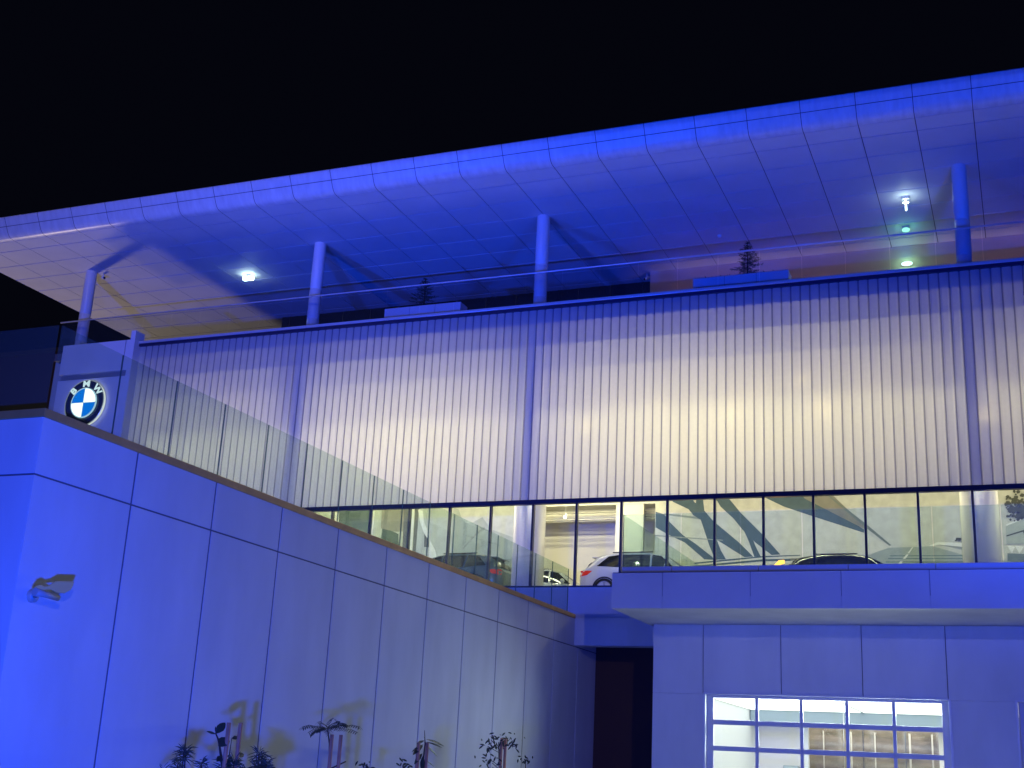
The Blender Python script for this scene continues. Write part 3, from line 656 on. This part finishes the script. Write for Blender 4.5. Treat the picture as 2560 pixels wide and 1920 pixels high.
# ------------------------------------------------------------------ track spotlights
TB = mat("spot_white", (.8, .8, .75), .4); TE = emis("spot_lit", (1, .98, .85), 9)
def spot(loc, d=(-.1, -.6, -.8)):
    p = Vector(loc); dv = Vector(d).normalized()
    t = thing("track_spotlight", loc, "small lit white spotlight hanging from the showroom ceiling", "spotlight", "spotlights hanging in the showroom")
    MB().tube([p, p+Vector((0, 0, .55))], .008, 6).build("stem", TB, t)
    MB().tube([p-dv*.1, p+dv*.08], [.05, .065], 14).build("spot_body", TB, t)
    MB().tube([p+dv*.081, p+dv*.09], .06, 14).build("spot_lens", TE, t); return t
sp0 = spot((-16.664, 46, 9.62))
for q, lb in (((-16.92, 46, 9.39), "leftmost of the small lit spotlights hanging in the showroom"), ((-15.08, 46, 9.72), "highest small spotlight above the rear of the white car"),
              ((-14.65, 46, 9.43), "upper of two spotlights by the bright partition edge"), ((-15.84, 46, 9.27), "brightest spotlight in the middle of the hanging cluster"),
              ((-14.61, 46, 9.22), "lower of two spotlights by the bright partition edge"), ((-15.65, 46, 9.05), "lowest spotlight of the hanging cluster"), ((-16.25, 46, 9.18), "spotlight half hidden behind the mullion left of the cluster")):
    dup(sp0, q, lb)
sp0["label"] = "flat lit spotlight in the top left of the showroom cluster"
for i, (hx, hz) in enumerate(((-13.15, 10.97), (-10.7, 11.5), (-9.23, 11.3), (-8.33, 11.02), (-8.1, 11.54), (-7.36, 11.8), (-6.12, 12.03), (-5.43, 11.08), (-4.08, 11.66), (-.8, 10.6), (-.48, 11.64), (-27.2, 12.55), (-30.77, 12.58), (-22.2, 12.07), (-12.04, 11.55))):
    light("spot_glow", 'POINT', (hx, 38.28+.13*(i % 3), hz), (2.2, 2.0, 1.4, 2.0, 1.6, 2.2, 1.5, 4.2, 1.7, 2.2, 1.3, 1.8, 2.2, 1.2, 1.4)[i]*.8, (1, .80, .5), None, .04)

# ------------------------------------------------------------------ cars
def lerp_tab(tab, x):
    for (x0, a), (x1, b) in zip(tab[:-1], tab[1:]):
        if x <= x1:
            u = (x-x0)/(x1-x0) if x1 > x0 else 0; u = max(0, min(1, u)); return a+(b-a)*u
    return tab[-1][1]
TY = mat("tyre", (.015, .015, .015), .8); RIM = mat("alloy_rim", (.45, .45, .47), .3, metal=.8)
CG = mat("car_glass", (.02, .022, .02), .06, spec=.8); RED = mat("tail_lamp_red", (.5, .02, .02), .2, emit=(1, .05, .03), estr=.25)
HLM = mat("headlamp", (.6, .6, .62), .1, spec=.8); CH = mat("chrome_trim", (.7, .7, .7), .12, metal=1); GR = mat("black_plastic", (.02, .02, .02), .5)
def car(loc, heading, paint, label, L=4.75, H=1.66, seed=0):
    # local: x forward (rear at 0), y left, z up; heading = angle of forward axis
    t = thing("parked_car", loc, label, "car", "cars displayed in the showroom"); t.rotation_euler = (0, 0, heading)
    s_ = H/1.66
    toptab = [(0, .95), (.06, 1.02), (.22, 1.12), (.36, 1.34), (.52, 1.51), (.80, 1.59), (1.4, 1.655), (2.1, 1.66), (2.6, 1.62), (2.95, 1.52), (3.55, 1.12), (3.7, 1.06), (4.2, .99), (4.5, .90), (4.68, .74), (4.75, .62)]
    belt = [(0, .90), (.2, 1.07), (.8, 1.08), (2.2, 1.03), (3.5, .98), (4.2, .90), (4.6, .72), (4.75, .56)]
    wtab = [(0, .72), (.08, .83), (.3, .92), (.9, .95), (3.4, .95), (4.2, .91), (4.55, .80), (4.7, .66), (4.75, .58)]
    bot = [(0, .45), (.15, .30), (.5, .22), (4.2, .20), (4.6, .26), (4.75, .36)]
    rw_ = [(0, .60), (.3, .60), (1.5, .64), (2.6, .62), (3.4, .68), (4.75, .5)]
    def sec(x):
        zt = lerp_tab(toptab, x)*s_; zb = min(lerp_tab(belt, x)*s_, zt-.015); w_ = lerp_tab(wtab, x); zz = lerp_tab(bot, x); r_ = min(lerp_tab(rw_, x), w_*.92)
        wb = w_-.045
        mid = zz+(zb-zz)*.55
        if zt-zb < .2: r_ = w_*.8
        pts = [(0, zt), (r_*.6, zt-.008), (r_*.93, zt-.028*min(1, (zt-zb)*6)), (r_, zt-.06*min(1, (zt-zb)*4)), (r_+(wb-r_)*.5, (zt+zb)/2-.01), (wb, zb), (w_-.01, zb-.06), (w_, mid), (w_-.01, zz+.12), (w_-.06, zz+.02), (w_-.2, zz), (0, zz)]
        return pts
    X = [0, .03, .08, .15, .22, .27, .33, .42, .55, .75, 1.0, 1.4, 1.8, 2.1, 2.4, 2.7, 2.95, 3.15, 3.35, 3.55, 3.7, 3.95, 4.2, 4.4, 4.55, 4.65, 4.72, 4.75]
    vs = []; n = 12
    for x in X:
        p = sec(x); vs += [(x*L/4.75, y, z) for y, z in p]+[(x*L/4.75, -y, z) for y, z in p[::-1][1:-1]]
    N = 22
    m = MB(); m.add(vs, [(i*N+k, i*N+(k+1) % N, (i+1)*N+(k+1) % N, (i+1)*N+k) for i in range(len(X)-1) for k in range(N)], True)
    m.add([vs[k] for k in range(N)], [tuple(range(N))]); m.add([vs[(len(X)-1)*N+k] for k in range(N)], [tuple(range(N-1, -1, -1))])
    k_ = L/4.75
    def P_(mb, nm, mt, par=t):
        o = bpy.data.objects.new(nm, None)
        me = bpy.data.meshes.new(nm); me.from_pydata(mb.v, [], mb.f)
        for i, p in enumerate(me.polygons): p.use_smooth = i in mb.smooth
        me.materials.append(mt); bpy.data.objects.remove(o)
        o = bpy.data.objects.new(nm, me); COL.objects.link(o); o.parent = par; return o
    body = P_(m, "body", paint)
    def side_y(x, z, off=.006):
        p = sec(x)
        for (y0, z0), (y1, z1) in zip(p[:-1], p[1:]):
            if z0 >= z >= z1 and y1 >= y0: return y0+(y1-y0)*((z0-z)/(z0-z1+1e-6))+off
        return p[7][0]+off
    def patch(outline_top, outline_bot, sgn, nm, mt, nn=8, off=.008):
        mb = MB(); vs_ = []
        for i in range(nn+1):
            u = i/nn
            a = outline_top(u); b = outline_bot(u)
            for j in range(4):
                x_ = a[0]+(b[0]-a[0])*j/3; z_ = a[1]+(b[1]-a[1])*j/3
                vs_.append((x_*k_, sgn*side_y(x_, z_*s_, off), z_*s_))
        mb.add(vs_, [(i*4+j, i*4+j+1, i*4+5+j, i*4+4+j) for i in range(nn) for j in range(3)], True)
        return P_(mb, nm, mt)
    def line(p, q): return lambda u: (p[0]+(q[0]-p[0])*u, p[1]+(q[1]-p[1])*u)
    for sg in (1, -1):
        patch(line((.98, 1.50), (1.42, 1.56)), line((.62, 1.15), (1.46, 1.09)), sg, "side_window", CG)
        patch(line((1.49, 1.55), (2.42, 1.55)), line((1.53, 1.09), (2.46, 1.05)), sg, "side_window", CG)
        patch(line((2.49, 1.545), (2.80, 1.49)), line((2.53, 1.05), (3.35, 1.01)), sg, "side_window", CG)
        patch(line((.03, 1.0), (.50, .98)), line((.02, .80), (.32, .84)), sg, "tail_lamp", RED, 4)
        patch(line((4.15, .86), (4.60, .74)), line((4.22, .76), (4.62, .66)), sg, "headlamp", HLM, 4)
        for dx in (1.62, 2.62):
            mb = MB(); yy = side_y(dx, .95*s_, 0); mb.box(dx*k_, (dx+.2)*k_, min(sg*yy, sg*(yy+.03)), max(sg*yy, sg*(yy+.03)), .93*s_, .96*s_); P_(mb, "door_handle", CH)
        mb = MB(); mb.lathe((3.05*k_, sg*1.02, 1.10*s_), (1, 0, 0), [(0, -.07), (.07, -.06), (.10, 0), (.08, .07), (0, .1)], 12); P_(mb, "side_mirror", paint)
        mb = MB(); mb.box(1.1*k_, 2.5*k_, min(sg*.58, sg*.60), max(sg*.58, sg*.60), 1.625*s_, 1.66*s_); P_(mb, "roof_rail", CH)
        for wx in (.93, 3.80):
            cx = wx*k_; yo = .955*sg
            mb = MB(); mb.lathe((cx, yo-.05*sg, .37), (0, sg, 0), [(.43, 0), (.43, .055), (.38, .058), (.375, .02)], 32, False); P_(mb, "wheel_arch", GR)
            mb = MB(); mb.lathe((cx, yo-.22*sg, .37), (0, sg, 0), [(.1, 0), (.35, 0), (.37, .03), (.37, .21), (.35, .235), (.275, .24), (.27, .2), (.1, .2)], 32); wh = P_(mb, "wheel", TY)
            mb = MB(); mb.lathe((cx, yo-.22*sg, .37), (0, sg, 0), [(.275, .236), (.262, .242), (.25, .22)], 32); mb.lathe((cx, yo-.22*sg, .37), (0, sg, 0), [(0, .235), (.06, .235), (.07, .2)], 16)
            for q in range(5):
                for w2 in (-.12, .12):
                    a = q*2*math.pi/5+.3; p0 = Vector((cx+.05*math.cos(a), yo+.0*sg, .37+.05*math.sin(a))); p1 = Vector((cx+.26*math.cos(a+w2), yo+.005*sg, .37+.26*math.sin(a+w2)))
                    mb.tube([p0, p1], .014, 5)
            P_(mb, "rim", RIM, wh)
    def cross(x0, x1, z0, z1, wf, nm, mt, off):
        # windscreen / rear window across the car
        mb = MB(); vs_ = []
        for i in range(7):
            v = -1+2*i/6
            for x_ in (x0, (x0+x1)/2, x1):
                p = sec(x_); w_ = wf*(p[3][0] if x_ != x1 or wf < .9 else p[3][0]); zc = p[0][1]-.028*abs(v)**2*1.0
                vs_.append((x_*k_+off[0], v*w_, zc+off[1]))
        mb.add(vs_, [(i*3+j, i*3+j+1, i*3+4+j, i*3+3+j) for i in range(6) for j in range(2)], True); P_(mb, nm, mt)
    cross(3.0, 3.5, 0, 0, .95, "windscreen", CG, (.012, .012)); cross(.24, .36, 0, 0, .92, "rear_window", CG, (-.012, .012))
    mb = MB(); mb.box(.34*k_, .62*k_, -.55, .55, 1.485*s_, 1.51*s_); P_(mb, "spoiler", paint)
    mb = MB(); mb.box(4.69*k_, 4.765*k_, -.3, .3, .45*s_, .62*s_); P_(mb, "grille", GR)
    return t
PW = mat("car_paint_white", (.80, .80, .74), .18, coat=1); PK = mat("car_paint_black", (.012, .012, .014), .12, coat=1)
PBL = mat("car_paint_blue", (.10, .16, .17), .2, coat=1); PPA = mat("car_paint_pale", (.62, .63, .52), .25, coat=1)
FZ = 5.645
car((-14.36, 42.05, FZ), 0, PW, "white sport utility car with a red tail lamp behind the showroom window", 4.9, 1.70)
car((-7.55, 42.3, FZ), 0, PK, "black car with glints along its roof behind the balcony railing", 4.8, 1.58)
car((-18.7, 45.0-1.0, FZ), R(8), PPA, "pale car partly hidden behind the ramp glass, left of the white car", 4.4, 1.52)
car((-16.9, 41.2, FZ), R(178), PBL, "dark blue car facing left behind the ramp glass and window", 4.6, 1.62)

tl = thing("amber_spot", (-7.7, 43.5, 7.0), "glowing amber spot between the white and black cars", "lamp")  # glowing amber shape on a thin stand
MB().tube([(-7.9, 43.8, FZ), (-7.9, 43.8, 7.25)], .02, 8).build("stand", SILVER, tl)
MB().tube([(-8.06, 43.8, 7.18), (-7.9, 43.8, 7.30), (-7.74, 43.8, 7.33)], [.05, .085, .06], 12).build("amber_body", emis("amber", (1, .42, .08), 3.5), tl)
light("amber_glow", 'POINT', (-7.9, 43.5, 7.25), 8, (1, .45, .1), None, .1)

# ------------------------------------------------------------------ plants in the bed
PXX = -9.1
def stakes(pts, label):
    for (y, z, lb) in pts:
        st = thing("wooden_stake", (PXX+.05, y, GZ+.1), lb, "stake", "wooden plant stakes")
        MB().tube([(PXX+.05, y-.035, GZ+.1), (PXX+.05, y-.03, z)], .027, 12, smooth=True).build("pole", WOOD, st)
stakes([(13.36, .365, "left stake of the rubber plant by the ramp wall"), (13.61, .372, "right stake of the rubber plant by the ramp wall"),
        (15.87, .33, "left stake under the feathery sapling"), (16.12, .335, "right stake under the feathery sapling"),
        (18.62, .323, "left stake of the big leaved sapling"), (18.93, .33, "right stake of the big leaved sapling"),
        (22.05, .52, "left stake of the bushy sapling farthest along the wall"), (22.24, .52, "right stake of the bushy sapling farthest along the wall")], "")
def V(y, z, dx=0): return Vector((PXX+dx, y, z))
# rubber plant
t = thing("rubber_plant", V(13.37, GZ+.1), "young rubber plant with thick rounded leaves tied to two stakes", "plant")
MB().tube([V(13.4, GZ+.1), V(13.372, -.163), V(13.32, -.044), V(13.259, .089), V(13.209, .17), V(13.159, .22), V(13.13, .30)], [.02, .018, .016, .013, .011, .009, .004], 7).build("stem", BARK, t)
m = MB()
for b, e, w_ in ((V(13.149, .225), V(13.281, .365, .03), .10), (V(13.159, .22), V(13.0, .25, -.03), .03), (V(13.16, .23), V(13.13, .31), .025), (V(13.24, .08), V(13.34, .19, .04), .13), (V(13.44, .10), V(13.39, .2), .05),
                 (V(13.5, .185), V(13.60, .205, .02), .05), (V(13.67, -.02), V(13.80, .01), .07), (V(13.3, -.08), V(13.16, -.03, .05), .08), (V(13.4, -.2), V(13.5, -.06), .1), (V(13.35, -.3), V(13.2, -.2, .06), .11), (V(13.4, -.5), V(13.55, -.36), .11)):
    m.leaf(b, e, w_, (.57, -.82, .15), .15, .02)
m.build("leaves", LEAF, t)
MB().tube([V(13.5, GZ+.1), V(13.47, -.2), V(13.50, .19)], [.012, .01, .004], 6).build("side_stem", BARK, t)
# spiky plants
def spiky(y, z, label, n=30, L=.16, heads=((0, 0),), dx=0, seed=1):
    r = random.Random(seed); t = thing("spiky_plant", V(y, GZ+.1, dx), label, "plant", "spiky leaved plants in the bed")
    ms = MB(); m = MB()
    for hy, hz in heads:
        c = V(y+hy, z+hz, dx+r.uniform(-.05, .05))
        ms.tube([V(y, GZ+.1, dx), V(y+hy*.4, (z+GZ)/2, dx), c], [.014, .012, .008], 6)
        for i in range(n):
            th = r.random()*6.28; ph = r.uniform(-.5, 1.2); d = Vector((math.cos(th)*math.cos(ph), math.sin(th)*math.cos(ph), math.sin(ph)))
            b = c+Vector((0, 0, r.uniform(-.09, .02))); m.leaf(b, b+d*L*r.uniform(.7, 1.1), .012, (d.y, -d.x, .3), .1, .25)
    ms.build("stem", BARK, t); m.build("leaves", LEAF2, t)
spiky(12.86, .02, "spiky plant nearest the left stake, two leaf whorls on thin stems", 40, .17, ((0, 0), (-.09, -.02)), -.15, 1)
spiky(12.56, -.12, "low spiky plant at the left end of the row", 34, .14, ((0, 0), (-.2, -.08)), -.1, 2)
spiky(13.05, -.10, "low spiky plant just left of the rubber plant", 34, .13, ((0, 0),), -.05, 3)
spiky(14.02, .03, "tallest spiky plant right of the rubber plant stakes", 40, .17, ((0, 0), (.1, -.06)), .1, 4)
spiky(13.84, -.12, "spiky plant crowding the right stake of the rubber plant", 44, .15, ((0, 0), (.2, .02), (-.12, -.05)), .14, 5)
spiky(14.25, -.12, "low spiky plant at the right end of the spiky group", 36, .14, ((0, 0), (-.12, -.02)), .05, 6)
spiky(13.33, -.10, "spiky plant around the foot of the rubber plant", 50, .16, ((0, 0), (.18, .03)), .05, 7)
# feathery sapling
t = thing("feathery_sapling", V(15.8, GZ+.1), "young sapling with feathery fronds spread above two stakes", "plant")
MB().tube([V(16.0, GZ+.1), V(15.96, -.3), V(15.88, .2), V(15.82, .33), V(15.79, .40)], [.016, .014, .012, .009, .006], 7).build("stem", BARK, t)
MB().tube([V(15.98, -.12), V(16.2, -.02, .1)], .01, 5).build("tie", BARK, t)
m = MB(); r = random.Random(9)
for (y, z, kx) in ((15.333, .47, .1), (15.357, .40, -.15), (15.195, .327, .05), (15.498, .333, .2), (16.111, .557, -.1), (16.571, .386, .05), (15.676, .50, .25), (15.95, .478, .2), (15.709, .33, -.2), (16.35, .46, .2)):
    b = V(15.79, .40); e = V(y, z, kx); mid = b.lerp(e, .5)+Vector((0, 0, .025)); pts = [b, b.lerp(mid, .5)+Vector((0, 0, .02)), mid, mid.lerp(e, .5)+Vector((0, 0, .02)), e]
    m.tube(pts, .004, 4, False)
    for j in range(26):
        u = .15+.85*j/25; q = u*4; i0 = min(3, int(q)); c = pts[i0].lerp(pts[i0+1], q-i0); d = (pts[i0+1]-pts[i0]).normalized(); sd = d.cross(Vector((0, 0, 1))).normalized()*(1 if j % 2 else -1)
        Lf = .075*(1-abs(u-.5)*.9); m.leaf(c, c+sd*Lf+d*.02+Vector((0, 0, -.035+r.uniform(-.01, .01))), .018, (0, 0, 1), .1, .1)
m.build("fronds", LEAF, t)
# big leaved sapling
t = thing("big_leaved_sapling", V(18.83, GZ+.1), "young sapling with long drooping leaves between two stakes", "plant")
MB().tube([V(18.8, GZ+.1, .03), V(18.825, -.055, .03), V(18.861, .315, .03), V(18.81, .515, .03)], [.018, .015, .01, .004], 7).build("stem", BARK, t)
m = MB()
for b, e, w_ in (((18.84, .36), (18.50, .31), .05), ((18.84, .40), (18.72, .42), .035), ((18.9, .38), (19.54, .33), .06), ((18.9, .34), (19.46, .30), .04), ((18.8, .28), (18.38, .15), .075), ((18.82, .3), (18.34, .20), .04), ((18.8, .16), (18.46, .01), .07),
                 ((18.93, .28), (19.28, .15), .06), ((18.98, .05), (19.18, -.02), .03), ((18.83, .12), (18.75, -.10), .08), ((18.85, .0), (19.02, -.22), .07)):
    m.leaf(V(*b, .02), V(*e, .06), w_, (.5, -.7, .5), .3, .06)
m.build("leaves", LEAF, t)
# bushy sapling
t = thing("bushy_sapling", V(22.1, GZ+.1), "bushy young sapling with small leaf clusters over two close stakes", "plant")
ms = MB().tube([V(22.12, GZ+.1), V(22.1, 0), V(22.0, .45)], [.02, .016, .008], 7)
m = MB(); r = random.Random(12)
for (y, z, n_) in ((21.5, .36, 18), (21.66, .47, 18), (21.88, .44, 14), (22.1, .5, 14), (22.58, .55, 20), (22.5, .43, 18), (22.3, .5, 12), (21.62, .14, 18), (21.58, .0, 20), (21.75, .08, 12), (21.5, -.15, 14)):
    ms.tube([V(22.08, min(z-.1, .3)), V(y, z)], .006, 5)
    for i in range(int(n_*.6)):
        c = V(y+r.gauss(0, .09), z+r.gauss(0, .05), r.gauss(0, .1)); d = Vector((r.uniform(-1, 1), r.uniform(-1, 1), r.uniform(-1.2, .6))).normalized()
        m.leaf(c, c+d*.10, .03, (.6, -.7, .3), .2, .1)
ms.build("stem", BARK, t); m.build("leaves", LEAF, t)
# low sprigs
for y, z, lb in ((23.4, .17, "tiny sprig of leaves at the shaded right end of the bed"), (18.2, -.02, "reddish sprig left of the big leaved sapling"), (16.97, -.09, "tiny sprig between the feathery and big leaved saplings")):
    t = thing("leafy_sprig", V(y, GZ+.1), lb, "plant", "low sprigs in the bed"); MB().tube([V(y, GZ+.1), V(y, z-.02)], .008, 5).build("stem", BARK, t)
    m = MB()
    for i in range(16):
        c = V(y+rng.gauss(0, .09), z+rng.gauss(-.02, .04), rng.gauss(0, .05)); d = Vector((rng.uniform(-.5, .5), rng.uniform(-1, 1), rng.uniform(-.4, 1))).normalized(); m.leaf(c, c+d*.09, .03)
    m.build("leaves", LEAF, t)
